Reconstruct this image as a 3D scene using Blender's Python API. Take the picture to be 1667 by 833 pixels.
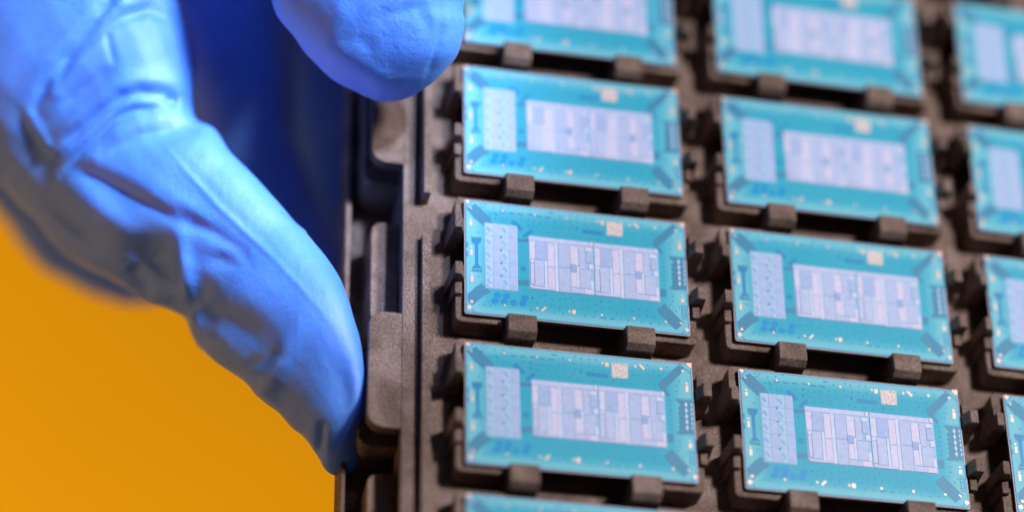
import bpy, bmesh, math, random
import numpy as np
from mathutils import Matrix, Vector, noise

# ------------------------------------------------------------------ scene, camera, light
for o in list(bpy.data.objects): bpy.data.objects.remove(o)
SC = bpy.context.scene
COL = SC.collection
SC.unit_settings.system = 'METRIC'; SC.unit_settings.scale_length = 0.01     # one unit = 1 cm
R3 = [[0.9774203952, -0.0125483322, 0.2109310559], [0.1046273043, -0.8385331198, -0.5347105143], [0.1835824015, 0.5447061101, -0.8182864752]]
CAM = Vector((-10.476466, -35.570666, 51.393329))
RIGHT, DOWN, FWD = Vector(R3[0]), Vector(R3[1]), Vector(R3[2])
FPX = 4700.0

def at(u, v, d):
    return CAM + d * (RIGHT * ((u - 833.5) / FPX) + DOWN * ((v - 416.5) / FPX) + FWD)

cam = bpy.data.cameras.new('camera'); camo = bpy.data.objects.new('camera', cam); COL.objects.link(camo)
m = Matrix((RIGHT, -DOWN, -FWD)).transposed().to_4x4(); m.translation = CAM; camo.matrix_world = m
cam.sensor_width = 36; cam.lens = FPX / 1667 * 36; cam.clip_start = 1; cam.clip_end = 2000
cam.dof.use_dof = True; cam.dof.focus_distance = 62.45; cam.dof.aperture_fstop = 0.031; cam.dof.aperture_blades = 0
SC.camera = camo

W = bpy.data.worlds.new('World'); SC.world = W; W.use_nodes = True
bg = W.node_tree.nodes['Background']; bg.inputs[0].default_value = (0.50, 0.42, 0.50, 1); bg.inputs[1].default_value = 0.065
SC.view_settings.view_transform = 'Standard'; SC.view_settings.look = 'None'
SC.view_settings.exposure = 0; SC.view_settings.gamma = 1

def area(name, loc, target, size, power, col):
    l = bpy.data.lights.new(name, 'AREA'); l.shape = 'DISK'; l.size = size; l.energy = power; l.color = col
    o = bpy.data.objects.new(name, l); COL.objects.link(o); o.location = loc
    o.rotation_euler = (Vector(target) - Vector(loc)).to_track_quat('-Z', 'Y').to_euler()
    return o
KEY = Vector((0.44, 0.15, 0.89)).normalized()
area('key_lamp', Vector((2, -1, 0)) + KEY * 90, (2, -1, 0), 12, 91000, (0.95, 0.93, 1.0))
WALL_C = CAM + FWD * 165 + RIGHT * -10 + DOWN * 5
for du, dv in ((-85, 10), (-15, 75)):
    p = WALL_C - FWD * 60 + RIGHT * du + DOWN * dv
    area('wall_lamp', p, p + FWD * 10 - RIGHT * du * 0.03 - DOWN * dv * 0.03, 50, 52000, (1.0, 0.90, 0.75))
sp = bpy.data.lights.new('blue_glove_fill', 'SPOT'); sp.energy = 420000; sp.color = (0.50, 0.66, 1.0); sp.spot_size = math.radians(14.5); sp.spot_blend = 0.6; sp.shadow_soft_size = 3.0  # added blue spot, brightens the glove beyond what the key gives
spo = bpy.data.objects.new('blue_glove_fill', sp); COL.objects.link(spo); tgt = at(215, 215, 64.5)
spo.location = tgt + (RIGHT * 0.52 - DOWN * 0.58 - FWD * 0.60).normalized() * 62
spo.rotation_euler = (tgt - spo.location).to_track_quat('-Z', 'Y').to_euler()
area('warm_fill_lamp', CAM + FWD * 62 - RIGHT * 62 + DOWN * 22, (-1, 0, -1), 30, 9000, (1.0, 0.60, 0.28))

# ------------------------------------------------------------------ materials
def nt(name):
    mt = bpy.data.materials.new(name); mt.use_nodes = True
    return mt, mt.node_tree, mt.node_tree.nodes['Principled BSDF']
def nd(t, kind, **kw):
    n = t.nodes.new(kind)
    for k, v in kw.items():
        if k.startswith('i_'):
            key = k[2:].replace('_', ' ')
            n.inputs[key].default_value = v
        else: setattr(n, k, v)
    return n
def ramp(t, fac, stops):
    r = t.nodes.new('ShaderNodeValToRGB'); e = r.color_ramp.elements
    while len(e) < len(stops): e.new(0.5)
    for el, (p, c) in zip(e, stops): el.position = p; el.color = (*c, 1) if len(c) == 3 else c
    t.links.new(fac, r.inputs[0]); return r
def bump(t, b, h, strength, dist, prev=None):
    n = nd(t, 'ShaderNodeBump'); n.inputs['Strength'].default_value = strength; n.inputs['Distance'].default_value = dist
    t.links.new(h, n.inputs['Height'])
    if prev: t.links.new(prev.outputs[0], n.inputs['Normal'])
    t.links.new(n.outputs[0], b.inputs['Normal']); return n

def mat_simple(name, col, rough=0.5, spec=0.4, metal=0.0, var=0.08, scale=6.0):
    mt, t, b = nt(name)
    tc = nd(t, 'ShaderNodeTexCoord'); n = nd(t, 'ShaderNodeTexNoise', i_Scale=scale, i_Detail=4.0)
    t.links.new(tc.outputs['Object'], n.inputs['Vector'])
    lo = tuple(c * (1 - var) for c in col); hi = tuple(min(1, c * (1 + var)) for c in col)
    r = ramp(t, n.outputs['Fac'], [(0.3, lo), (0.7, hi)])
    t.links.new(r.outputs[0], b.inputs['Base Color'])
    b.inputs['Roughness'].default_value = rough; b.inputs['Specular IOR Level'].default_value = spec; b.inputs['Metallic'].default_value = metal
    return mt

def mat_tray(name, k=1.0):
    mt, t, b = nt(name)
    tc = nd(t, 'ShaderNodeTexCoord')
    n1 = nd(t, 'ShaderNodeTexNoise', i_Scale=0.9, i_Detail=5.0, i_Roughness=0.6, i_Distortion=0.8)
    n2 = nd(t, 'ShaderNodeTexNoise', i_Scale=20.0, i_Detail=4.0, i_Roughness=0.75)
    n3 = nd(t, 'ShaderNodeTexVoronoi', i_Scale=30.0)
    geo = nd(t, 'ShaderNodeNewGeometry')
    for n in (n1, n2, n3): t.links.new(geo.outputs['Position'], n.inputs['Vector'])
    r1 = ramp(t, n1.outputs['Fac'], [(0.32, (0.085*k, 0.047*k, 0.030*k)), (0.5, (0.150*k, 0.092*k, 0.065*k)), (0.68, (0.225*k, 0.150*k, 0.122*k))])
    r2 = ramp(t, n2.outputs['Fac'], [(0.34, (0.35, 0.35, 0.35)), (0.5, (0.95, 0.95, 0.95)), (0.68, (1.8, 1.7, 1.6))])
    mx = nd(t, 'ShaderNodeMix', data_type='RGBA', blend_type='MULTIPLY'); mx.inputs[0].default_value = 1
    t.links.new(r1.outputs[0], mx.inputs[6]); t.links.new(r2.outputs[0], mx.inputs[7])
    t.links.new(mx.outputs[2], b.inputs['Base Color'])
    rr = ramp(t, n2.outputs['Fac'], [(0.35, (0.62,)*3), (0.7, (0.42,)*3)])
    t.links.new(rr.outputs[0], b.inputs['Roughness'])
    b.inputs['Specular IOR Level'].default_value = 0.45
    a = bump(t, b, n2.outputs['Fac'], 0.8, 0.03)
    bump(t, b, n3.outputs['Distance'], 0.35, 0.012, a)
    return mt

def mat_mask():
    mt, t, b = nt('solder_mask_teal')
    tc = nd(t, 'ShaderNodeTexCoord')
    n = nd(t, 'ShaderNodeTexNoise', i_Scale=1.1, i_Detail=3.0)
    t.links.new(tc.outputs['Object'], n.inputs['Vector'])
    # plating print is denser in the middle of the board and paler towards its edge
    sp = nd(t, 'ShaderNodeSeparateXYZ'); t.links.new(tc.outputs['Generated'], sp.inputs[0])
    def edge(o, wid):
        a = nd(t, 'ShaderNodeMath', operation='SUBTRACT'); t.links.new(o, a.inputs[0]); a.inputs[1].default_value = 0.5
        c = nd(t, 'ShaderNodeMath', operation='ABSOLUTE'); t.links.new(a.outputs[0], c.inputs[0])
        d = nd(t, 'ShaderNodeMapRange', interpolation_type='SMOOTHSTEP'); t.links.new(c.outputs[0], d.inputs[0])
        d.inputs[1].default_value = 0.5 - wid; d.inputs[2].default_value = 0.5; return d
    ex, ey = edge(sp.outputs[0], 0.16), edge(sp.outputs[1], 0.15)
    mx = nd(t, 'ShaderNodeMath', operation='MAXIMUM'); t.links.new(ex.outputs[0], mx.inputs[0]); t.links.new(ey.outputs[0], mx.inputs[1])
    ad = nd(t, 'ShaderNodeMath', operation='MULTIPLY_ADD'); t.links.new(n.outputs['Fac'], ad.inputs[0]); ad.inputs[1].default_value = 0.35; t.links.new(mx.outputs[0], ad.inputs[2])
    r = ramp(t, ad.outputs[0], [(0.12, (0.040, 0.39, 0.51)), (0.55, (0.075, 0.44, 0.55)), (1.0, (0.18, 0.53, 0.60))])
    f = nd(t, 'ShaderNodeTexNoise', i_Scale=60.0, i_Detail=2.0); t.links.new(tc.outputs['Object'], f.inputs['Vector'])
    fr = ramp(t, f.outputs['Fac'], [(0.3, (0.9,)*3), (0.7, (1.1,)*3)])
    m2 = nd(t, 'ShaderNodeMix', data_type='RGBA', blend_type='MULTIPLY'); m2.inputs[0].default_value = 1
    t.links.new(r.outputs[0], m2.inputs[6]); t.links.new(fr.outputs[0], m2.inputs[7])
    t.links.new(m2.outputs[2], b.inputs['Base Color'])
    b.inputs['Roughness'].default_value = 0.33; b.inputs['Specular IOR Level'].default_value = 0.25
    return mt

def mat_die(name, c1, c2, sc=34.0, diag=True, amt=1.0):
    sc = sc*0.75
    """silicon block with its fine lattice of bumps"""
    mt, t, b = nt(name)
    tc = nd(t, 'ShaderNodeTexCoord'); mp = nd(t, 'ShaderNodeMapping')
    mp.inputs['Rotation'].default_value = (0, 0, math.radians(38 if diag else 0))
    t.links.new(tc.outputs['Object'], mp.inputs[0])
    v = nd(t, 'ShaderNodeTexVoronoi', i_Scale=sc); v.inputs['Randomness'].default_value = 0.12
    t.links.new(mp.outputs[0], v.inputs['Vector'])
    n = nd(t, 'ShaderNodeTexNoise', i_Scale=9.0, i_Detail=4.0); t.links.new(tc.outputs['Object'], n.inputs['Vector'])
    r = ramp(t, v.outputs['Distance'], [(0.18, c2), (0.42, c1)])
    r2 = ramp(t, n.outputs['Fac'], [(0.3, (0.92,)*3), (0.7, (1.06,)*3)])
    mx = nd(t, 'ShaderNodeMix', data_type='RGBA', blend_type='MULTIPLY'); mx.inputs[0].default_value = 1
    t.links.new(r.outputs[0], mx.inputs[6]); t.links.new(r2.outputs[0], mx.inputs[7])
    t.links.new(mx.outputs[2], b.inputs['Base Color'])
    b.inputs['Roughness'].default_value = 0.35; b.inputs['Specular IOR Level'].default_value = 0.25
    return mt

def mat_code():
    mt, t, b = nt('etched_copper')
    tc = nd(t, 'ShaderNodeTexCoord'); n = nd(t, 'ShaderNodeTexNoise', i_Scale=36.0, i_Detail=1.0, i_Distortion=0.6)
    t.links.new(tc.outputs['Object'], n.inputs['Vector'])
    r = ramp(t, n.outputs['Fac'], [(0.42, (0.25, 0.40, 0.46)), (0.50, (0.85, 0.60, 0.52))])
    t.links.new(r.outputs[0], b.inputs['Base Color']); b.inputs['Roughness'].default_value = 0.45
    return mt

def mat_glove():
    mt, t, b = nt('blue_nitrile')
    tc = nd(t, 'ShaderNodeTexCoord')
    n1 = nd(t, 'ShaderNodeTexNoise', i_Scale=9.0, i_Detail=5.0, i_Roughness=0.65)
    n2 = nd(t, 'ShaderNodeTexNoise', i_Scale=0.7, i_Detail=3.0)
    n3 = nd(t, 'ShaderNodeTexNoise', i_Scale=42.0, i_Detail=2.0)
    for n in (n1, n2, n3): t.links.new(tc.outputs['Object'], n.inputs['Vector'])
    r = ramp(t, n2.outputs['Fac'], [(0.3, (0.075, 0.29, 0.98)), (0.7, (0.11, 0.33, 1.0))])
    t.links.new(r.outputs[0], b.inputs['Base Color'])
    b.inputs['Roughness'].default_value = 0.6; b.inputs['Specular IOR Level'].default_value = 1.0
    b.inputs['Subsurface Weight'].default_value = 0.7; b.inputs['Subsurface Radius'].default_value = (0.02, 0.22, 1.0)
    b.inputs['Subsurface Scale'].default_value = 0.3
    b.inputs['Coat Weight'].default_value = 0.7; b.inputs['Coat Roughness'].default_value = 0.62
    b.inputs['Sheen Weight'].default_value = 0.0; b.inputs['Sheen Roughness'].default_value = 0.5; b.inputs['Sheen Tint'].default_value = (0.6, 0.7, 1, 1)
    a = bump(t, b, n1.outputs['Fac'], 0.35, 0.05)
    bump(t, b, n3.outputs['Fac'], 0.35, 0.012, a)
    return mt

M = dict(
    tray=mat_tray('black_tray_plastic', 1.18), traylit=mat_tray('black_tray_plastic_lit', 1.8),  # second copy is the same plastic with light painted in as lighter colour
    mask=mat_mask(),
    core=mat_simple('laminate_edge', (0.50, 0.40, 0.42), 0.4, 0.5, 0, 0.15, 20),
    core2=mat_simple('laminate_core', (0.09, 0.06, 0.05), 0.5, 0.4, 0, 0.2, 20),
    patch=mat_simple('grey_blue_print', (0.045, 0.235, 0.37), 0.4, 0.4, 0, 0.06, 12),
    deep=mat_simple('deep_blue_print', (0.012, 0.24, 0.47), 0.4, 0.4, 0, 0.06, 12),
    pad=mat_simple('bright_blue_print', (0.0, 0.27, 0.56), 0.4, 0.4, 0, 0.05, 12),
    gold=mat_simple('bare_copper', (0.98, 0.60, 0.47), 0.35, 0.6, 0.25, 0.05, 12),
    code=mat_code(),
    l=mat_die('silicon_lavender', (0.56, 0.58, 0.78), (0.50, 0.54, 0.75), 40, False),
    p=mat_die('silicon_pink', (0.68, 0.63, 0.78), (0.59, 0.57, 0.74), 30),
    h=mat_die('silicon_hatched', (0.50, 0.56, 0.75), (0.26, 0.39, 0.66), 30),
    b=mat_die('silicon_blue', (0.42, 0.51, 0.73), (0.24, 0.38, 0.66), 36, False),
    w=mat_die('silicon_pale', (0.62, 0.68, 0.82), (0.56, 0.63, 0.80), 34, False),
    d=mat_die('silicon_dark', (0.32, 0.44, 0.66), (0.26, 0.38, 0.62), 40, False),
    t=mat_die('silicon_teal', (0.42, 0.60, 0.76), (0.36, 0.56, 0.74), 40, False),
    base=mat_die('silicon_base', (0.36, 0.53, 0.72), (0.33, 0.50, 0.70), 40, False),
    s1=mat_die('silicon_arched', (0.34, 0.48, 0.78), (0.40, 0.55, 0.84), 16, False),
    s2=mat_die('silicon_cells', (0.46, 0.54, 0.75), (0.26, 0.42, 0.70), 30),
    glove=mat_glove(),
    wall=mat_simple('orange_paint', (0.80, 0.335, 0.0), 0.8, 0.1, 0, 0.02, 0.05),
)

# ------------------------------------------------------------------ builders
def link(name, me, mt, parent=None, loc=None):
    o = bpy.data.objects.new(name, me); COL.objects.link(o)
    if mt is not None and not me.materials: me.materials.append(mt)
    if parent: o.parent = parent
    if loc: o.location = loc
    return o
def empty(name, loc, label=None, cat=None, group=None, rz=0):
    o = bpy.data.objects.new(name, None); COL.objects.link(o); o.location = loc; o.rotation_euler = (0, 0, rz)
    o.empty_display_size = 0.5
    if label: o['label'] = label
    if cat: o['category'] = cat
    if group: o['group'] = group
    return o
def prism(bm, pts, z0, z1, bev=0):
    """vertical prism over a polygon"""
    a = sum(pts[i][0]*pts[(i+1) % len(pts)][1] - pts[(i+1) % len(pts)][0]*pts[i][1] for i in range(len(pts)))
    if a < 0: pts = pts[::-1]
    lo = [bm.verts.new((x, y, z0)) for x, y in pts]; hi = [bm.verts.new((x, y, z1)) for x, y in pts]
    n = len(pts)
    bm.faces.new(hi); bm.faces.new(lo[::-1])
    for i in range(n): bm.faces.new((lo[i], lo[(i+1) % n], hi[(i+1) % n], hi[i]))
def box(bm, x0, x1, y0, y1, z0, z1): prism(bm, [(x0, y0), (x1, y0), (x1, y1), (x0, y1)], z0, z1)
def extr(bm, prof, axis, a0, a1):
    """profile extruded along x ((y,z) profile) or along y ((x,z) profile)"""
    def V(p, a): return (a, p[0], p[1]) if axis == 'x' else (p[0], a, p[1])
    A = [bm.verts.new(V(p, a0)) for p in prof]; B = [bm.verts.new(V(p, a1)) for p in prof]
    n = len(prof); bm.faces.new(A); bm.faces.new(B[::-1])
    for i in range(n): bm.faces.new((A[i], B[i], B[(i+1) % n], A[(i+1) % n]))
def done(name, bm, bevel=0, seg=2, smooth=False):
    bmesh.ops.recalc_face_normals(bm, faces=bm.faces)
    if bevel:
        eds = [e for e in bm.edges if e.is_manifold and e.calc_face_angle(0) > 0.5]
        bmesh.ops.bevel(bm, geom=eds, offset=bevel, segments=seg, affect='EDGES', profile=0.5)
    me = bpy.data.meshes.new(name); bm.to_mesh(me); bm.free()
    if smooth:
        for p in me.polygons: p.use_smooth = True
    return me
def arc(cx, cy, r, a0, a1, n=6):
    return [(cx + r*math.cos(math.radians(a0+(a1-a0)*i/n)), cy + r*math.sin(math.radians(a0+(a1-a0)*i/n))) for i in range(n+1)]

# chip artwork, in cm from the corner of a chip
F_half = [["l",1.437,-0.796,2.801,-0.894],["p",1.449,-0.929,1.564,-1.375],["b",1.585,-0.924,1.829,-1.373],["p",1.85,-0.937,1.996,-1.532],["p",1.852,-1.563,1.997,-2.07],["w",2.011,-0.894,2.075,-2.164],["h",2.096,-0.925,2.342,-1.512],["h",2.095,-1.561,2.347,-2.154],["p",2.363,-0.948,2.531,-1.438],["d",2.358,-1.413,2.484,-1.607],["p",2.364,-1.626,2.486,-1.99],["w",2.497,-1.47,2.545,-1.997],["h",2.548,-0.944,2.68,-1.508],["h",2.559,-1.532,2.796,-1.997],["w",2.699,-0.937,2.844,-1.036],["b",2.711,-1.065,2.841,-1.335],["w",2.77,-1.362,2.867,-1.502],["w",2.805,-1.799,2.86,-2.01],["h",2.356,-2.015,2.651,-2.159],["p",2.66,-2.025,2.857,-2.144],["w",1.464,-1.406,1.539,-1.485],["l",1.463,-1.504,1.538,-2.04],["h",1.556,-1.418,1.761,-2.068],["w",1.775,-1.403,1.825,-2.079],["l",1.453,-2.083,1.992,-2.165],["p",2.804,-0.794,2.866,-0.904],["t",2.895,-0.787,2.92,-2.159]]
F_die = [[1.437,-0.789],[4.344,-0.789],[4.34,-2.149],[1.442,-2.171]]
F_half_shift = [1.463,-0.004]
F_small = [[0.446,-0.584],[1.174,-0.564],[1.175,-2.251],[0.458,-2.258]]
F_patch = [[[0.042,-0.236],[0.25,-0.096],[0.591,-0.432],[0.608,-0.509],[0.649,-0.547],[0.446,-0.592],[0.422,-0.65],[0.201,-0.462]],[[0.055,-2.463],[0.243,-2.252],[0.372,-2.143],[0.584,-2.343],[0.512,-2.398],[0.422,-2.45],[0.172,-2.729],[0.074,-2.658]],[[4.225,-0.577],[4.698,-0.079],[4.815,-0.148],[4.74,-0.293],[4.374,-0.697],[4.478,-0.842],[4.442,-0.902],[4.263,-0.691]],[[4.267,-2.344],[4.445,-2.173],[4.867,-2.629],[4.783,-2.718],[4.678,-2.822],[4.323,-2.452]]]
F_ibeam = [[0.152,-1.027],[0.375,-1.018],[0.367,-1.078],[0.306,-1.163],[0.305,-1.666],[0.387,-1.772],[0.152,-1.791],[0.233,-1.675],[0.227,-1.173],[0.152,-1.095]]
F_ibar = [[[0.152,-0.974],[0.378,-0.969],[0.375,-1.018],[0.152,-1.023]],[[0.156,-1.807],[0.387,-1.808],[0.387,-1.859],[0.156,-1.858]]]
F_bridge = [[[1.163,-0.89],[1.429,-0.866],[1.428,-0.958],[1.179,-0.976]],[[1.19,-1.955],[1.435,-1.934],[1.433,-2.082],[1.189,-2.09]]]
F_tick = [[[1.033,-0.484],[1.117,-0.414],[1.32,-0.625],[1.256,-0.682]],[[1.297,-0.795],[1.482,-0.604],[1.553,-0.664],[1.355,-0.846]]]
F_longbar = [[[2.645,-0.463],[3.129,-0.477],[3.12,-0.569],[2.647,-0.565]]]
F_comb = [[[4.585,-0.937],[4.994,-0.926],[4.958,-1.765],[4.562,-1.777],[4.701,-1.621],[4.683,-1.23],[4.681,-1.073]]]
F_combdiam = [[4.818,-1.046],[4.812,-1.194],[4.811,-1.198],[4.81,-1.339],[4.812,-1.491],[4.81,-1.619]]
F_smallbox = [[[4.365,-1.796],[4.507,-1.789],[4.498,-1.998],[4.357,-1.999]]]
F_ladder = [[[4.827,-2.181],[4.929,-2.174],[4.917,-2.515],[4.836,-2.518]]]
F_core = [[[1.248,-1.582],[1.357,-1.579],[1.356,-1.707],[1.238,-1.711]]]
F_pads = [[0.713,-2.405],[0.922,-2.405],[0.664,-2.561],[0.871,-2.553],[1.072,-2.554],[1.281,-2.552],[1.325,-2.409]]
F_stem = [[[0.713,-2.405],[0.922,-2.405]],[[0.664,-2.561],[0.871,-2.553]],[[1.072,-2.554],[1.281,-2.552]],[[1.281,-2.552],[1.325,-2.409]]]
F_goldc = [["c",0.072,-0.06,0.043],["c",0.856,-0.216,0.025],["c",0.139,-0.529,0.024],["c",0.144,-1.238,0.022],["c",0.153,-1.934,0.021],["c",0.097,-2.784,0.049],["c",0.154,-2.638,0.036],["c",0.874,-2.642,0.027],["c",1.573,-0.219,0.025],["c",2.29,-0.219,0.026],["c",3.007,-0.218,0.026],["c",3.728,-0.219,0.027],["c",4.304,-0.219,0.031],["c",4.781,-0.222,0.029],["c",4.85,-0.528,0.027],["c",1.588,-2.636,0.026],["c",2.307,-2.636,0.025],["c",3.024,-2.638,0.027],["c",3.74,-2.641,0.028],["c",4.455,-2.642,0.027],["c",4.853,-1.935,0.02],["c",4.926,-2.793,0.044]]
F_goldq = [[[0.11,-0.582],[0.173,-0.578],[0.173,-0.678],[0.11,-0.682]],[[0.125,-1.302],[0.174,-1.3],[0.174,-1.455],[0.125,-1.457]],[[0.131,-1.987],[0.185,-1.983],[0.185,-2.136],[0.132,-2.138]],[[3.066,-0.194],[3.143,-0.192],[3.137,-0.292],[3.066,-0.295]],[[4.823,-0.581],[4.889,-0.577],[4.882,-0.733],[4.82,-0.736]],[[2.365,-2.587],[2.444,-2.585],[2.438,-2.688],[2.363,-2.69]],[[4.825,-2.006],[4.892,-2.002],[4.888,-2.1],[4.823,-2.103]],[[0.109,-0.194],[0.125,-0.185],[0.172,-0.233],[0.155,-0.255]],[[3.806,-0.177],[3.841,-0.148],[3.943,-0.251],[3.907,-0.295]],[[1.673,-2.681],[1.77,-2.574],[1.801,-2.6],[1.703,-2.71]],[[4.761,-2.63],[4.782,-2.604],[4.832,-2.649],[4.811,-2.681]],[[4.856,-0.009],[4.994,0.003],[4.979,-0.133],[4.912,-0.102]]]
F_code = [[3.202,-0.186],[3.576,-0.172],[3.559,-0.542],[3.2,-0.544]]
F_vias = [[0.375,-0.094],[0.429,-0.037],[0.428,-0.146],[0.479,-0.094],[0.372,-0.189],[0.65,-0.153],[0.839,-0.113],[0.997,-0.062],[0.575,-0.319],[0.704,-0.437],[0.838,-0.45],[0.938,-0.447],[1.272,-0.374],[1.435,-0.373],[1.425,-0.523],[0.301,-0.842],[1.291,-1.073],[1.434,-0.376],[1.552,-0.407],[1.688,-0.402],[1.823,-0.382],[2.032,-0.343],[2.183,-0.334],[2.37,-0.299],[2.549,-0.316],[2.697,-0.321],[2.89,-0.309],[2.796,-0.385],[3.012,-0.4],[1.55,-0.539],[1.626,-0.553],[1.801,-0.499],[1.993,-0.49],[2.157,-0.498],[2.412,-0.426],[2.361,-0.527],[2.521,-0.486],[1.676,-0.657],[1.869,-0.656],[2.064,-0.658],[2.259,-0.657],[2.454,-0.658],[2.592,-0.688],[2.799,-0.688],[2.998,-0.687],[3.233,-0.638],[2.14,-0.186],[2.403,-0.12],[2.531,-0.159],[2.721,-0.159],[2.873,-0.147],[3.185,-0.418],[1.43,-0.522],[3.232,-0.637],[3.425,-0.658],[3.615,-0.658],[3.783,-0.609],[3.986,-0.621],[4.142,-0.657],[3.678,-0.432],[3.794,-0.433],[4.028,-0.407],[4.142,-0.295],[4.057,-0.523],[4.011,-0.156],[4.249,-0.399],[4.438,-0.158],[4.633,-0.605],[4.627,-0.739],[4.469,-0.991],[4.471,-1.099],[4.471,-1.226],[4.698,-0.478],[4.47,-1.228],[4.469,-1.333],[4.468,-1.458],[4.469,-1.579],[4.461,-1.685],[4.645,-1.96],[4.64,-2.076],[4.575,-2.192],[4.779,-2.228],[4.7,-2.332],[3.385,-2.384],[3.557,-2.329],[3.36,-2.547],[3.554,-2.547],[3.712,-2.457],[3.869,-2.381],[4.045,-2.393],[3.843,-2.538],[4.039,-2.549],[4.231,-2.55],[3.451,-2.702],[3.608,-2.702],[3.917,-2.705],[4.112,-2.723],[4.303,-2.706],[1.493,-2.376],[1.647,-2.348],[1.757,-2.282],[1.762,-2.43],[1.593,-2.491],[1.93,-2.368],[2.11,-2.343],[2.225,-2.317],[2.34,-2.293],[2.415,-2.38],[2.579,-2.3],[2.742,-2.291],[3.011,-2.29],[3.216,-2.281],[1.911,-2.542],[2.1,-2.545],[2.257,-2.504],[2.747,-2.463],[2.903,-2.383],[2.584,-2.543],[3.045,-2.469],[3.22,-2.437],[1.975,-2.698],[2.168,-2.698],[2.887,-2.571],[2.655,-2.7],[2.848,-2.702],[1.454,-2.694],[2.085,-2.617],[0.306,-1.978],[0.417,-2.69],[0.56,-2.704],[1.458,-2.692],[1.494,-2.375]]
F_dash = [[[1.422,-0.226],[1.556,-0.229]],[[1.61,-0.246],[1.744,-0.248]],[[1.809,-0.244],[1.946,-0.25]],[[0.792,-0.238],[0.917,-0.251]],[[0.996,-0.245],[1.13,-0.244]],[[1.193,-0.24],[1.327,-0.242]],[[2.996,-2.707],[3.126,-2.703]],[[3.201,-2.704],[3.314,-2.706]],[[1.901,-0.121],[2.002,-0.124]],[[0.662,-0.275],[0.738,-0.344]],[[2.51,-0.512],[2.556,-0.411]]]

# ------------------------------------------------------------------ backdrop
bm = bmesh.new(); box(bm, -150, 150, -110, 110, -1, 0)
bw = link('backdrop_wall', done('backdrop_wall', bm), M['wall'])
mm = Matrix((RIGHT, -DOWN, -FWD)).transposed().to_4x4(); mm.translation = WALL_C; bw.matrix_world = mm
bw['kind'] = 'structure'

# ------------------------------------------------------------------ tray
PX, PY = 6.014, 3.638
FL = -0.70
tray = empty('component_tray', (0, 0, FL), 'black plastic tray with rows of pockets holding the teal chips', 'tray')
def tp(name, bm, mt='tray', bevel=0.02, seg=2):
    me = done(name, bm, bevel, seg); o = link(name, me, M[mt], tray); o.location = (0, 0, -FL); return o
XR, YT, YB = 24.4, 11.2, -15.2
bm = bmesh.new(); box(bm, -1.235, XR, YB, YT, FL-0.28, FL); tp('base_plate', bm)
def tab(y0, y1):
    r = 0.34
    bm = bmesh.new()
    pts = [(-1.236, y1), (-1.236, y0)] + arc(-1.95+r, y0+r, r, 270, 180)[0:] + arc(-1.95+r, y1-r, r, 180, 90)
    prism(bm, pts, FL-0.28, FL-0.003); tp('edge_tab', bm, bevel=0.015)
tab(-5.52, -2.66); tab(1.25, 4.1); tab(-13.4, -9.9); tab(8.0, 11.0)
bm = bmesh.new(); box(bm, -0.86, -0.69, 0.22, YT-0.2, FL-0.01, -0.22); tp('side_rail', bm)
bm = bmesh.new(); box(bm, -0.845, -0.64, YB+0.2, -0.69, FL-0.01, -0.46); tp('side_rail', bm)
# skirt under the flange, foot rim, and the ribs of its outer side
bm = bmesh.new(); box(bm, -1.17, -0.9, YB, YT, -3.0, FL-0.285); tp('side_wall', bm)
bm = bmesh.new(); box(bm, -2.28, -1.175, YB, YT, -3.0, -2.72); tp('foot_rim', bm, bevel=0.05)
bm = bmesh.new(); box(bm, -2.28, -2.16, YB, YT, -2.715, -2.2); tp('foot_lip', bm, bevel=0.05)
def rib(y0, y1, x, z0, z1, mt='traylit'):
    bm = bmesh.new(); r = 0.28
    pts = [(-1.175, y1), (-1.175, y0)] + arc(x+r, y0+r, r, 270, 180) + arc(x+r, y1-r, r, 180, 90)
    prism(bm, pts, z0, z1); tp('side_rib', bm, mt, 0.03)
rib(-2.45, 0.20, -1.80, -2.7, -1.55)  # ribs between tabs take the painted-lit copy, those under tabs stay darker
rib(-5.55, -3.2, -2.02, -2.7, -1.5, 'tray')
rib(-9.4, -6.15, -1.80, -2.7, -1.55)
rib(1.2, 4.4, -2.0, -2.7, -1.5, 'tray')
# pocket furniture
def bracket_mesh(sx, sy):
    bm = bmesh.new()
    ox, oy, ix, iy = 2.68, 1.60, 2.30, 1.28
    r = 0.13
    Lx, Ly = 1.62, 0.78                                     # how far the legs reach (from the middle)
    pts = [(Lx, oy), (ox-r, oy)] + arc(ox-r, oy-r, r, 90, 0)[1:] + [(ox, Ly), (ix, Ly), (ix, iy), (Lx, iy)]
    pts = [(x*sx, y*sy) for x, y in pts]
    prism(bm, pts, FL-0.01, -0.125)
    # raised lip round the outside
    r2 = 0.06
    pts = [(Lx, oy), (ox-r, oy)] + arc(ox-r, oy-r, r, 90, 0)[1:] + [(ox, Ly), (ox-0.13, Ly), (ox-0.13, oy-0.10), (Lx, oy-0.10)]
    return done('corner_bracket', bm, 0.015, 1)
BR = {(sx, sy): bracket_mesh(sx, sy) for sx in (-1, 1) for sy in (-1, 1)}
def block_mesh():
    bm = bmesh.new()
    extr(bm, [(0.03, FL-0.01), (0.03, -0.02), (-0.01, 0.18), (-0.05, 0.25), (-0.46, 0.25), (-0.56, 0.08), (-0.585, FL-0.01)], 'x', -0.315, 0.315)
    return done('retaining_block', bm, 0.022, 2)
BLK = block_mesh()
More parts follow.
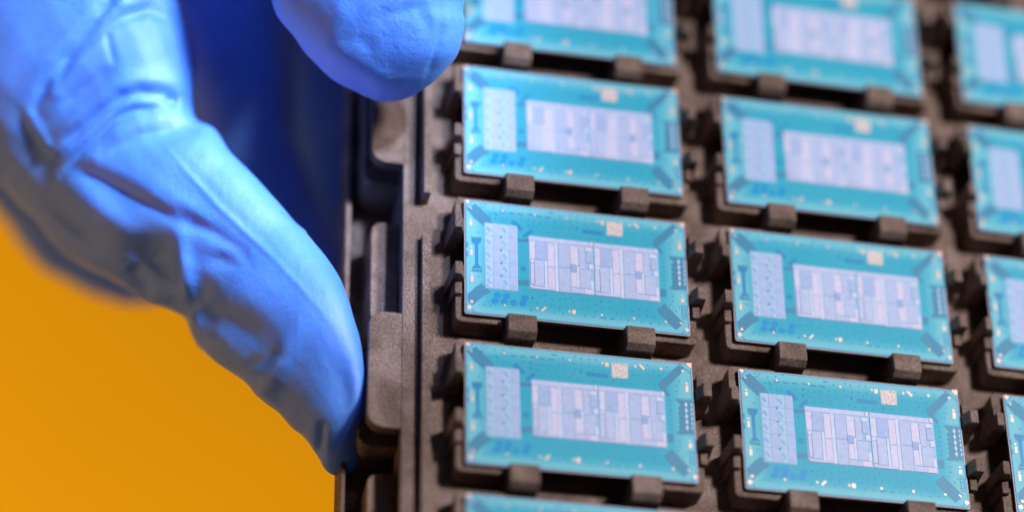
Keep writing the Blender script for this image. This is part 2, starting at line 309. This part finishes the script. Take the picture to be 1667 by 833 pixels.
def finger_mesh(s, t):
    """s: +1 right of the chip, -1 left of it; t: +1 step towards the back, -1 towards the front"""
    bm = bmesh.new()
    prof = [(0.0, FL-0.01), (0.0, 0.08), (0.10, 0.30), (0.28 if s > 0 else 0.25, 0.30), (0.35 if s > 0 else 0.31, FL-0.01)]
    prof = [(x*s, z) for x, z in prof]
    extr(bm, prof, 'y', -0.165, 0.155)
    prof = [(0.0, FL-0.01), (0.04, 0.0), (0.20, 0.0), (0.25, FL-0.01)]
    prof = [(x*s, z) for x, z in prof]
    y0, y1 = (0.157, 0.47) if t > 0 else (-0.47, -0.157)
    extr(bm, prof, 'y', y0, y1)
    return done('retaining_finger', bm, 0.02, 2)
FNG = {(s, t): finger_mesh(s, t) for s in (-1, 1) for t in (-1, 1)}
def put(name, me, x, y, z=0):
    return link(name, me, M['tray'], tray, (x, y, z - FL))
for c in range(0, 4):
    for r in range(-3, 4):
        x, y = c*PX, -r*PY
        for k in BR: put('corner_bracket', BR[k], x+2.5, y-1.47)
        for bx in (1.215, 3.825): put('retaining_block', BLK, x+bx, y-2.94)
        for t, fy in ((1, -0.78), (-1, -1.98)):
            put('retaining_finger', FNG[(1, t)], x+5.035, y+fy)
            put('retaining_finger', FNG[(-1, t)], x+0.005-0.02, y+fy)

# ------------------------------------------------------------------ chips
CW, CH, CT = 5.0, 2.94, 0.12
Z0 = -CT
def sheet(bm, pts, z0, z1): prism(bm, [tuple(p) for p in pts], z0, z1)
def disc(bm, x, y, r, z0, z1, n=14): prism(bm, [(x+r*math.cos(2*math.pi*i/n), y+r*math.sin(2*math.pi*i/n)) for i in range(n)], z0, z1)
def seg(bm, a, b, w, z0, z1):
    dx, dy = b[0]-a[0], b[1]-a[1]; L = math.hypot(dx, dy) or 1; nx, ny = -dy/L*w/2, dx/L*w/2
    sheet(bm, [(a[0]+nx, a[1]+ny), (b[0]+nx, b[1]+ny), (b[0]-nx, b[1]-ny), (a[0]-nx, a[1]-ny)], z0, z1)
T0, T1, T2 = 0.0, 0.003, 0.006          # print relief
def rrect(x0, y0, x1, y1, r): return arc(x1-r, y1-r, r, 0, 90, 3) + arc(x0+r, y1-r, r, 90, 180, 3) + arc(x0+r, y0+r, r, 180, 270, 3) + arc(x1-r, y0+r, r, 270, 360, 3)
_cache = {}
def mesh(key, fn, bevel=0, mt=None):
    if key not in _cache:
        bm = bmesh.new(); fn(bm); me = done(key.split('#')[0], bm, bevel, 1)
        me.materials.append(M[mt]); _cache[key] = me
    return _cache[key]
def chip_parts():
    P = []   # (name, mesh, [(subname, mesh)...], kind)
    P.append(('laminate_base', mesh('laminate_base', lambda b: sheet(b, rrect(0, -CH, CW, 0, 0.05), -0.12, -0.075), 0, 'core2'), [], None))
    P.append(('laminate_core', mesh('laminate_core', lambda b: sheet(b, rrect(0.012, -CH+0.012, CW-0.012, -0.012, 0.05), -0.075, -0.045), 0, 'core2'), [], None))
    P.append(('laminate_top', mesh('laminate_top', lambda b: sheet(b, rrect(0, -CH, CW, 0, 0.05), -0.045, -0.012), 0, 'core'), [], None))
    P.append(('solder_mask', mesh('solder_mask', lambda b: sheet(b, rrect(0.022, -CH+0.022, CW-0.022, -0.022, 0.04), -0.012, T0), 0, 'mask'), [], None))
    for i, p in enumerate(F_patch):
        P.append(('corner_patch', mesh('corner_patch#%d' % i, lambda b, p=p: sheet(b, p, T0-0.002, T1), 0, 'patch'), [], None))
    ib = F_ibeam
    P.append(('trace_bar', mesh('trace_bar', lambda b: sheet(b, ib, T0-0.002, T1), 0, 'deep'),
              [('bar_cap', mesh('bar_cap#%d' % i, lambda b, p=p: sheet(b, p, T0-0.001, T1+0.001), 0, 'patch')) for i, p in enumerate(F_ibar)], None))
    for i, p in enumerate(F_bridge): P.append(('bridge_patch', mesh('bridge_patch#%d' % i, lambda b, p=p: sheet(b, p, T0-0.002, T1), 0, 'patch'), [], None))
    for i, p in enumerate(F_tick): P.append(('slanted_patch', mesh('slanted_patch#%d' % i, lambda b, p=p: sheet(b, p, T0-0.002, T1), 0, 'deep'), [], None))
    P.append(('long_patch', mesh('long_patch', lambda b: sheet(b, F_longbar[0], T0-0.002, T1), 0, 'deep'), [], None))
    def comb(b):
        c = F_comb; sheet(b, [(4.585, -.937), (4.975, -.926), (4.955, -1.765), (4.562, -1.777), (4.70, -1.62), (4.70, -1.073)], T0-0.002, T1)
        for k in range(5): disc(b, 4.69, -1.15-0.115*k, 0.055, T0-0.002, T1+0.0006)
    def comb2(b):
        for k in range(5):
            x, y = 4.815, -1.05-0.142*k
            sheet(b, [(x, y+0.07), (x+0.035, y), (x, y-0.07), (x-0.035, y)], T0, T1+0.002)
        for k in range(6):
            x, y = 4.93, -1.04-0.115*k
            sheet(b, [(x, y+0.05), (x+0.022, y), (x, y-0.05), (x-0.015, y)], T0, T1+0.002)
    P.append(('comb_patch', mesh('comb_patch', comb, 0, 'patch'), [('comb_dots', mesh('comb_dots', comb2, 0, 'w'))], None))
    P.append(('side_patch', mesh('side_patch', lambda b: sheet(b, F_smallbox[0], T0-0.002, T1), 0, 'patch'), [], None))
    def ladder(b):
        x0, x1, y0, y1 = 4.835, 4.925, -2.515, -2.178
        seg(b, (x0, y0), (x0, y1), .014, T0, T1); seg(b, (x1, y0), (x1, y1), .014, T0, T1+.0004)
        for k in range(7): seg(b, (x0, y0+(y1-y0)*k/6), (x1, y0+(y1-y0)*k/6+(.02 if k % 2 else 0)), .012, T0, T1+.0008)
    P.append(('ladder_mark', mesh('ladder_mark', ladder, 0, 'deep'), [], None))
    def core(b):
        for k in range(3): seg(b, (1.262+.04*k, -1.58-.02*(k != 1)), (1.262+.04*k, -1.73+.02*(k != 1)), .018, T0, T1+.0004*k)
        for k in range(3): seg(b, (1.245, -1.615-.04*k), (1.36, -1.615-.04*k), .014, T0, T1+.0016+.0004*k)
    P.append(('grid_mark', mesh('grid_mark', core, 0, 'deep'), [], None))
    def padm(b): disc(b, 0, 0, 0.077, T0, T1+0.001, 20)
    P += [('test_pad', mesh('test_pad', padm, 0, 'pad'), [], None, p) for p in F_pads]
    def stems(b):
        for a, c in F_stem: seg(b, a, c, .022, T0, T1+0.003)
    for i, (a, c) in enumerate(F_stem): P.append(('pad_link', mesh('pad_link#%d' % i, lambda b, a=a, c=c: seg(b, a, c, .008, T0, T1+0.0004), 0, 'pad'), [], None))
    def frames(b):
        # thin dark outlines: board edge and cut corners
        for a, c in (((.04, -.035), (4.96, -.035)), ((.04, -2.905), (4.96, -2.905)), ((.035, -.05), (.035, -2.89)), ((4.965, -.05), (4.965, -2.89))): seg(b, a, c, .016, T0-.001, T1-.001 if a[0] == c[0] else T1-.0014)
        for a, c in (((.04, -.20), (.19, -.04)), ((.04, -2.70), (.22, -2.90)), ((4.80, -2.90), (4.96, -2.74)), ((4.70, -.04), (4.96, -.26))): seg(b, a, c, .018, T0-.001, T1)
        seg(b, (0.05, -1.12), (0.05, -1.26), .05, T0, T1+.0006); seg(b, (0.05, -1.36), (0.05, -1.5), .05, T0, T1+.0006)
        seg(b, (4.62, -1.78), (4.95, -1.80), .012, T0, T1); seg(b, (4.60, -.915), (4.97, -.905), .012, T0, T1)
    P.append(('edge_trace', mesh('edge_trace', frames, 0, 'deep'), [], None))
    def dashes(b):
        for a, c in F_dash: seg(b, a, c, .03, T0, T1)
    P.append(('dash_traces', mesh('dash_traces', dashes, 0, 'deep'), [], 'stuff'))
    def vias(b):
        for x, y in F_vias: disc(b, x, y, 0.019, T0, T1, 8)
    P.append(('via_dots', mesh('via_dots', vias, 0, 'deep'), [], 'stuff'))
    def gold(b):
        for _, x, y, r in F_goldc: disc(b, x, y, r, T0, T2+.002, 16)
        for p in F_goldq: sheet(b, p, T0, T2+.0024)
    P.append(('contact_pads', mesh('contact_pads', gold, 0, 'gold'), [], 'stuff'))
    P.append(('marking_plate', mesh('marking_plate', lambda b: sheet(b, F_code, T0-.002, T1+.001), 0, 'code'), [], None))
    # large die
    sub = []
    ax, ay = F_die[0]; bx, by = F_die[2]
    DB = 0.004; DT = 0.010
    for half in (0, 1):
        ox = half*1.463
        for i, (k, x0, y0, x1, y1) in enumerate(F_half):
            if half and k == 't': continue
            if i == 0: y0, y1 = -0.80, -0.90; x1 = 2.79
            g = -0.003
            X0, X1, Y0, Y1 = x0+ox+g, x1+ox-g, max(y1, by+.004)+g, y0-g
            if half: X1 = min(X1, bx-0.006)
            top = DT + 0.0004*i
            sub.append(('die_block', mesh('die_block#%d_%d' % (half, i), lambda b, q=(X0, X1, Y0, Y1, top): box(b, q[0], q[1], q[2], q[3], DB-.002, q[4]), 0, k)))
    def dbase(b): box(b, ax-.004, bx+.012, by-.008, ay+.004, T0-.002, DB)
    P.append(('compute_die', mesh('compute_die', dbase, 0, 'base'), sub, None))
    # small die: two columns of five cells
    sub = []
    x0, x1, y0, y1 = 0.455, 1.172, -2.25, -0.572
    cw, ch = (x1-x0)/2, (y1-y0)/5
    for cx in range(2):
        for cy in range(5):
            X, Y = x0+cx*cw, y0+cy*ch
            sub.append(('die_block', mesh('die_block#sa%d%d' % (cx, cy), lambda b, X=X, Y=Y: box(b, X+.008, X+cw*.48, Y+.010, Y+ch-.010, DB-.002, DT), 0, 't')))
            sub.append(('die_block', mesh('die_block#sb%d%d' % (cx, cy), lambda b, X=X, Y=Y: box(b, X+cw*.50, X+cw-.008, Y+.010, Y+ch-.010, DB-.002, DT+.0008), 0, 's2')))
    def arches(b):
        for cx in range(2):
            for cy in range(5):
                X, Y = x0+cx*cw, y0+cy*ch
                for j, rr in enumerate((.078,)):
                    c0 = (X+.035, Y+.10)
                    pts = arc(c0[0], c0[1], rr+.024, 8, 85, 5) + arc(c0[0], c0[1], rr-.030, 110, -5, 5)
                    sheet(b, [(px_, c0[1]+(py_-c0[1])*1.5) for px_, py_ in pts], DB, DT+.0025)
                box(b, X+.02, X+.075, Y+.04, Y+.075, DB, DT+.0022)
    sub.append(('arch_marks', mesh('arch_marks', arches, 0, 'd')))
    def dots(b):
        for cy in range(1, 5): disc(b, x0+cw, y0+cy*ch, .026, DB, DT+.003, 8)
    sub.append(('die_dots', mesh('die_dots', dots, 0, 'deep')))
    P.append(('memory_die', mesh('memory_die', lambda b: box(b, x0-.006, x1+.006, y0-.006, y1+.006, T0-.002, DB), 0, 't'), sub, None))
    return P
PARTS = chip_parts()
def chip(c, r, dx, dy, deg, label):
    # turned about its own centre
    th = math.radians(deg); cx, cy = CW/2, -CH/2
    ox = cx - (cx*math.cos(th) - cy*math.sin(th)); oy = cy - (cx*math.sin(th) + cy*math.cos(th))
    root = empty('chip_package', (c*PX+dx+ox, -(r-1)*PY+dy+oy, 0), label, 'computer chip', 'teal chip packages lying in the pockets of the black tray', th)
    for p in PARTS:
        o = link(p[0], p[1], None, root)
        if len(p) > 4: o.location = (p[4][0], p[4][1], 0)
        if p[3]: o['kind'] = p[3]
        if p[0] == 'marking_plate': o['label'] = 'square copper coloured marking plate'
        for sn, sm in p[2]:
            s = link(sn, sm, None, o)
            if sn in ('arch_marks', 'die_dots'): s['kind'] = 'stuff'
for a in [
    (0, -1, 0, .0, .23, 'teal chip partly hidden by the upper gloved fingertip, at the top edge of the photo'),
    (0, 0, 0, .02, .2, 'teal chip just right of and below the upper gloved fingertip, beside the long rail'),
    (0, 1, 0, 0, .02, 'sharply focused teal chip beside the rail, below the chip next to the fingertip'),
    (0, 2, 0, 0, .32, 'teal chip beside the rail, level with the lower gloved fingertip'),
    (0, 3, 0, -.01, 0, 'teal chip of which only the top strip shows at the bottom edge of the photo'),
    (1, -1, -.018, .0, -.43, 'blurred teal chip cut by the top edge in the middle column'),
    (1, 0, .019, 0, -.05, 'soft focus teal chip, second from the top in the middle column'),
    (1, 1, .008, 0, -.27, 'third teal chip from the top in the middle column'),
    (1, 2, .018, .01, .03, 'sharp teal chip lowest in the middle column, near the bottom right'),
    (2, -1, -.017, -.01, -.9, 'most blurred teal chip in the top right corner of the photo'),
    (2, 0, -.03, -.02, -.8, 'blurred teal chip at the right edge, second from the top'),
    (2, 1, -.02, -.005, -.9, 'teal chip at the right edge, third from the top, its left end in view'),
    (2, 2, .06, .02, 0, 'teal chip at the bottom right corner with only a narrow left strip in view'),
]: chip(*a)

# ------------------------------------------------------------------ gloved hand
def loft(V, Fc, st, n=28, power=2.3, shear=0.0):
    """st: (left_u, left_v, right_u, right_v, depth, depth radius ratio)"""
    base = len(V); rings = []
    for s in st:
        L = at(s[0], s[1], s[4]); Rr = at(s[2], s[3], s[4]); c = (L+Rr)/2; a = (Rr-L)/2
        b = -FWD * (a.length*s[5])
        ring = []
        for i in range(n):
            th = 2*math.pi*i/n; cs, sn = math.cos(th), math.sin(th)
            e = 2/power
            xx = math.copysign(abs(cs)**e, cs); q = c + a*xx + b*(math.copysign(abs(sn)**e, sn) + shear*xx)
            ring.append(len(V)); V.append(q)
        rings.append(ring)
    for r0, r1 in zip(rings, rings[1:]):
        for i in range(n): Fc.append((r0[i], r0[(i+1) % n], r1[(i+1) % n], r1[i]))
    Fc.append(tuple(rings[0][::-1])); Fc.append(tuple(rings[-1]))
def densify(st, k=4):
    out = []
    A = np.array(st, float); n = len(A)
    for i in range(n-1):
        p0, p1, p2, p3 = A[max(i-1, 0)], A[i], A[i+1], A[min(i+2, n-1)]
        for j in range(k):
            t = j/k
            out.append(0.5*((2*p1)+(-p0+p2)*t+(2*p0-5*p1+4*p2-p3)*t*t+(-p0+3*p1-3*p2+p3)*t**3))
    out.append(A[-1]); return [tuple(float(q) for q in x) for x in out]
V, Fc = [], []
index = [(-330, -60, 220, -330, 68.5, .8), (-260, 60, 250, -160, 68, .75), (-130, 215, 305, 10, 67.2, .72), (-20, 292, 325, 110, 66.6, .72), (50, 365, 322, 190, 66, .72), (118, 425, 352, 215, 65.4, .72),
         (185, 462, 396, 264, 64.9, .74), (240, 492, 440, 312, 64.5, .76), (292, 516, 477, 354, 64.1, .78), (303, 548, 515, 402, 63.7, .8), (345, 590, 548, 442, 63.3, .82),
         (385, 622, 572, 486, 62.9, .84), (430, 655, 588, 540, 62.5, .86), (472, 692, 597, 590, 62.2, .88), (500, 720, 598, 645, 61.95, .9), (516, 746, 594, 692, 61.95, .72), (524, 762, 590, 730, 61.95, .6), (536, 773, 584, 757, 61.95, .5), (548, 777, 574, 771, 61.95, .4)]
thumb = [(500, -420, 1100, -460, 62.6, 1.0), (450, -200, 965, -250, 62.9, 1.0), (436, -90, 805, -115, 63.0, .80), (445, 0, 757, 0, 63.1, .68), (468, 45, 757, 42, 63.2, .68), (500, 92, 748, 88, 63.3, .68),  # unseen root widened so its shadow darkens the gap between the fingers
         (538, 128, 722, 118, 63.4, .7), (570, 147, 700, 138, 63.45, .7), (605, 161, 675, 155, 63.5, .6), (630, 166, 655, 164, 63.5, .4)]
middle = [(100, -180, 420, -240, 70.5, .8), (250, 0, 470, -60, 70, .85), (300, 130, 470, 60, 69.6, .85), (330, 270, 480, 190, 69.4, .85), (380, 400, 520, 330, 69, .85), (450, 500, 580, 440, 68.6, .8), (520, 560, 620, 520, 68.2, .7), (560, 590, 610, 565, 68, .5)]
ring = [(300, -180, 640, -200, 72.5, .8), (400, -20, 640, -40, 72, .85), (430, 120, 650, 100, 71.4, .85), (455, 250, 650, 230, 70.8, .85), (480, 380, 660, 350, 70.2, .85), (530, 470, 670, 440, 69.8, .8), (570, 530, 680, 505, 69.6, .7), (605, 560, 670, 540, 69.5, .5)]
little = [(480, -160, 760, -180, 74.5, .8), (560, 0, 780, -20, 74, .85), (590, 140, 780, 120, 73.4, .85), (610, 270, 780, 250, 73, .85), (640, 380, 780, 360, 72.8, .8), (670, 440, 770, 425, 72.6, .6)]
middle = [(a, b, c, d, e+1.7, f) for a, b, c, d, e, f in middle]; ring = [(a, b, c, d, e+3.2, f) for a, b, c, d, e, f in ring]; little = [(a, b, c, d, e+2.0, f) for a, b, c, d, e, f in little]
palm = [(-420, -300, 700, -620, 70, .35), (-300, -100, 620, -380, 71, .35), (-200, 30, 520, -150, 72, .36), (-110, 200, 480, 20, 73.6, .36), (-10, 340, 420, 130, 74.5, .34), (70, 430, 400, 250, 74.5, .32), (160, 482, 380, 340, 74, .3), (250, 498, 360, 400, 73, .25)]
for st, sh in ((index, 0.5), (thumb, 0.25), (middle, 0), (ring, 0), (little, 0), (palm, 0)):
    loft(V, Fc, densify(st), shear=sh)
me = bpy.data.meshes.new('hand_raw'); me.from_pydata([tuple(v) for v in V], [], Fc)
tmp = bpy.data.objects.new('hand_raw', me); COL.objects.link(tmp)
rm = tmp.modifiers.new('r', 'REMESH'); rm.mode = 'VOXEL'; rm.voxel_size = 0.055
sm = tmp.modifiers.new('s', 'SMOOTH'); sm.iterations = 10; sm.factor = 0.5
dg = bpy.context.evaluated_depsgraph_get()
hm = bpy.data.meshes.new_from_object(tmp.evaluated_get(dg))
bpy.data.objects.remove(tmp)
nv = len(hm.vertices)
co = np.empty(nv*3); hm.vertices.foreach_get('co', co); co = co.reshape(-1, 3)
no = np.empty(nv*3); hm.vertex_normals.foreach_get('vector', no); no = no.reshape(-1, 3)
ORG = np.array(CAM + FWD*64); ex, ey, ez = np.array(RIGHT), -np.array(DOWN), -np.array(FWD)
# hand-local coordinates of every vertex, in centimetres, folds are laid on the upper side of the glove
rel = co - np.array(CAM); dep = rel @ (-ez)
U = 833.5 + FPX*(rel @ ex)/dep; Vv = 416.5 - FPX*(rel @ ey)/dep
face = no @ (-(rel/np.linalg.norm(rel, axis=1)[:, None]).T).diagonal() if False else -(no*rel).sum(1)/np.linalg.norm(rel, axis=1)
up = np.clip(face*2.5, 0, 1)
def dist_line(pts):
    best = np.full(nv, 1e9); sign = np.zeros(nv); along = np.zeros(nv); total = 0
    P = np.array(pts, float); segs = list(zip(P, P[1:])); T = sum(np.linalg.norm(b-a) for a, b in segs); acc = 0
    for a, b in segs:
        d = b-a; L = np.linalg.norm(d); t = np.clip(((U-a[0])*d[0]+(Vv-a[1])*d[1])/L**2, 0, 1)
        px_, py_ = U-(a[0]+t*d[0]), Vv-(a[1]+t*d[1]); ds = np.hypot(px_, py_)
        s = np.sign(d[0]*py_-d[1]*px_); k = ds < best
        best[k] = ds[k]; sign[k] = s[k]; along[k] = (acc + t[k]*L)/T; acc += L
    taper = np.clip(np.minimum(along, 1-along)*5, 0.15, 1)
    return best*sign, taper
disp = np.zeros(nv)
near = dep < 68.5
def fold(pts, w, depth, lip=0.0, side=1, only=None):
    w *= 1.25
    s, tp_ = dist_line(pts)
    g = -depth*np.exp(-(s/w)**2)
    if lip: g += lip*np.exp(-((s*side-2.0*w)/(1.6*w))**2)
    global disp
    disp += np.where(near, 0.85*g*tp_, 0)
#  grooves (positive depth) and ridges (negative depth) of the lower finger
fold([(180, -40), (178, 5), (125, 68), (78, 125), (48, 192)], 9, .16, .10, -1)
fold([(290, 40), (242, 15), (200, 28), (165, 52), (110, 100), (80, 160)], 9, .12, .06, 1)
fold([(300, 172), (272, 154), (227, 152), (200, 160), (150, 198), (88, 248)], 8, .14, .10, 1)
fold([(292, 160), (280, 164), (268, 158)], 7, .14)
fold([(276, 174), (217, 180), (190, 193), (150, 230), (116, 262), (100, 285)], 6, .13, .07, 1)
fold([(345, 214), (282, 212), (227, 222), (175, 252)], 8, .09, .05, 1)
fold([(96, 262), (125, 277), (160, 290), (205, 313), (245, 335), (302, 366), (352, 383)], 10, .08, .07, -1)
fold([(172, 50), (180, 80), (188, 108)], 5, .06)
fold([(192, 106), (150, 136), (92, 178)], 8, .06)
fold([(255, 220), (300, 275), (353, 333), (400, 378), (450, 424), (500, 480), (545, 535)], 4, -.035)
fold([(280, 330), (314, 360), (378, 396), (420, 440)], 9, .06, .03, 1)
fold([(392, 600), (430, 588), (460, 560)], 12, .08)
fold([(524, 680), (522, 712), (516, 745)], 7, .09)
#  broad dents and swellings where the glove bags along the underside of the finger
def dent(u, v, ru, rv, deg, depth):
    global disp
    c_, s_ = math.cos(math.radians(deg)), math.sin(math.radians(deg))
    x = (U-u)*c_ + (Vv-v)*s_; y = -(U-u)*s_ + (Vv-v)*c_
    disp += np.where(near, -depth*np.exp(-(x/ru)**2-(y/rv)**2), 0)
dent(245, 425, 50, 34, 50, .28); dent(300, 440, 14, 60, -8, -.16); dent(170, 345, 60, 22, 40, -.14)
dent(380, 528, 70, 34, 35, .20); dent(560, 640, 26, 60, -10, .16); dent(330, 520, 20, 40, 0, .10); dent(455, 590, 20, 60, 25, -.14)
dent(365, 425, 26, 14, 20, .09); dent(110, 360, 60, 24, 48, .20); dent(60, 240, 24, 60, -20, .14)
dent(225, 260, 70, 50, 30, -.10); dent(215, 100, 60, 50, -40, -.12)
fold([(40, 175), (62, 215), (85, 250)], 8, -.12); fold([(205, 430), (232, 470), (240, 500)], 9, .09)
#  upper fingertip
fold([(600, 45), (625, 24), (678, 16), (696, 40), (700, 70)], 9, .03, .02, -1)
fold([(718, -10), (716, 55), (705, 95), (690, 140)], 5, .03)
fold([(560, -30), (552, 25), (538, 72), (588, 106), (638, 138), (650, 158)], 16, -.06)
fold([(500, 88), (530, 120), (580, 142), (620, 158)], 12, .09)
fold([(575, 60), (600, 72), (595, 88)], 8, .02)
#  soft crumple and small texture
crumple = np.empty(nv); fine = np.empty(nv)
loc = np.stack([rel @ ex, rel @ ey, dep], 1)
for i in range(nv):
    p = loc[i]
    a = 0.707*(p[0]-p[1]); b_ = 0.707*(p[0]+p[1])     # a runs down the finger, b across it
    crumple[i] = noise.noise((a*0.75, b_*0.38, p[2]*0.5)) + 0.45*noise.noise((a*1.7+9, b_*0.9, p[2]*0.9))
    fine[i] = noise.noise((p[0]*5, p[1]*5, p[2]*5)) + 3.2*max(0.0, 0.25-abs(noise.noise((a*2.6+3, b_*1.1, p[2]*1.4))))*(1 if p[0] < -4.2 else 0.35)
side = (1-up)
disp = disp*up + crumple*(0.05+0.11*side)*np.where(loc[:, 0] > -4.6, 0.6, 1.0) + fine*0.004
co2 = co + no*disp[:, None]
hand_loc = at(430, 560, 62.8)
co2 -= np.array(hand_loc)
hm.vertices.foreach_set('co', co2.ravel()); hm.update()
hm.materials.clear(); hm.materials.append(M['glove'])
hm.polygons.foreach_set('use_smooth', [True]*len(hm.polygons))
hand = bpy.data.objects.new('gloved_hand', hm); COL.objects.link(hand); hand.location = hand_loc
hand['label'] = 'hand in a creased bright blue nitrile glove gripping the left edge of the tray'; hand['category'] = 'hand'
print('hand verts', nv)
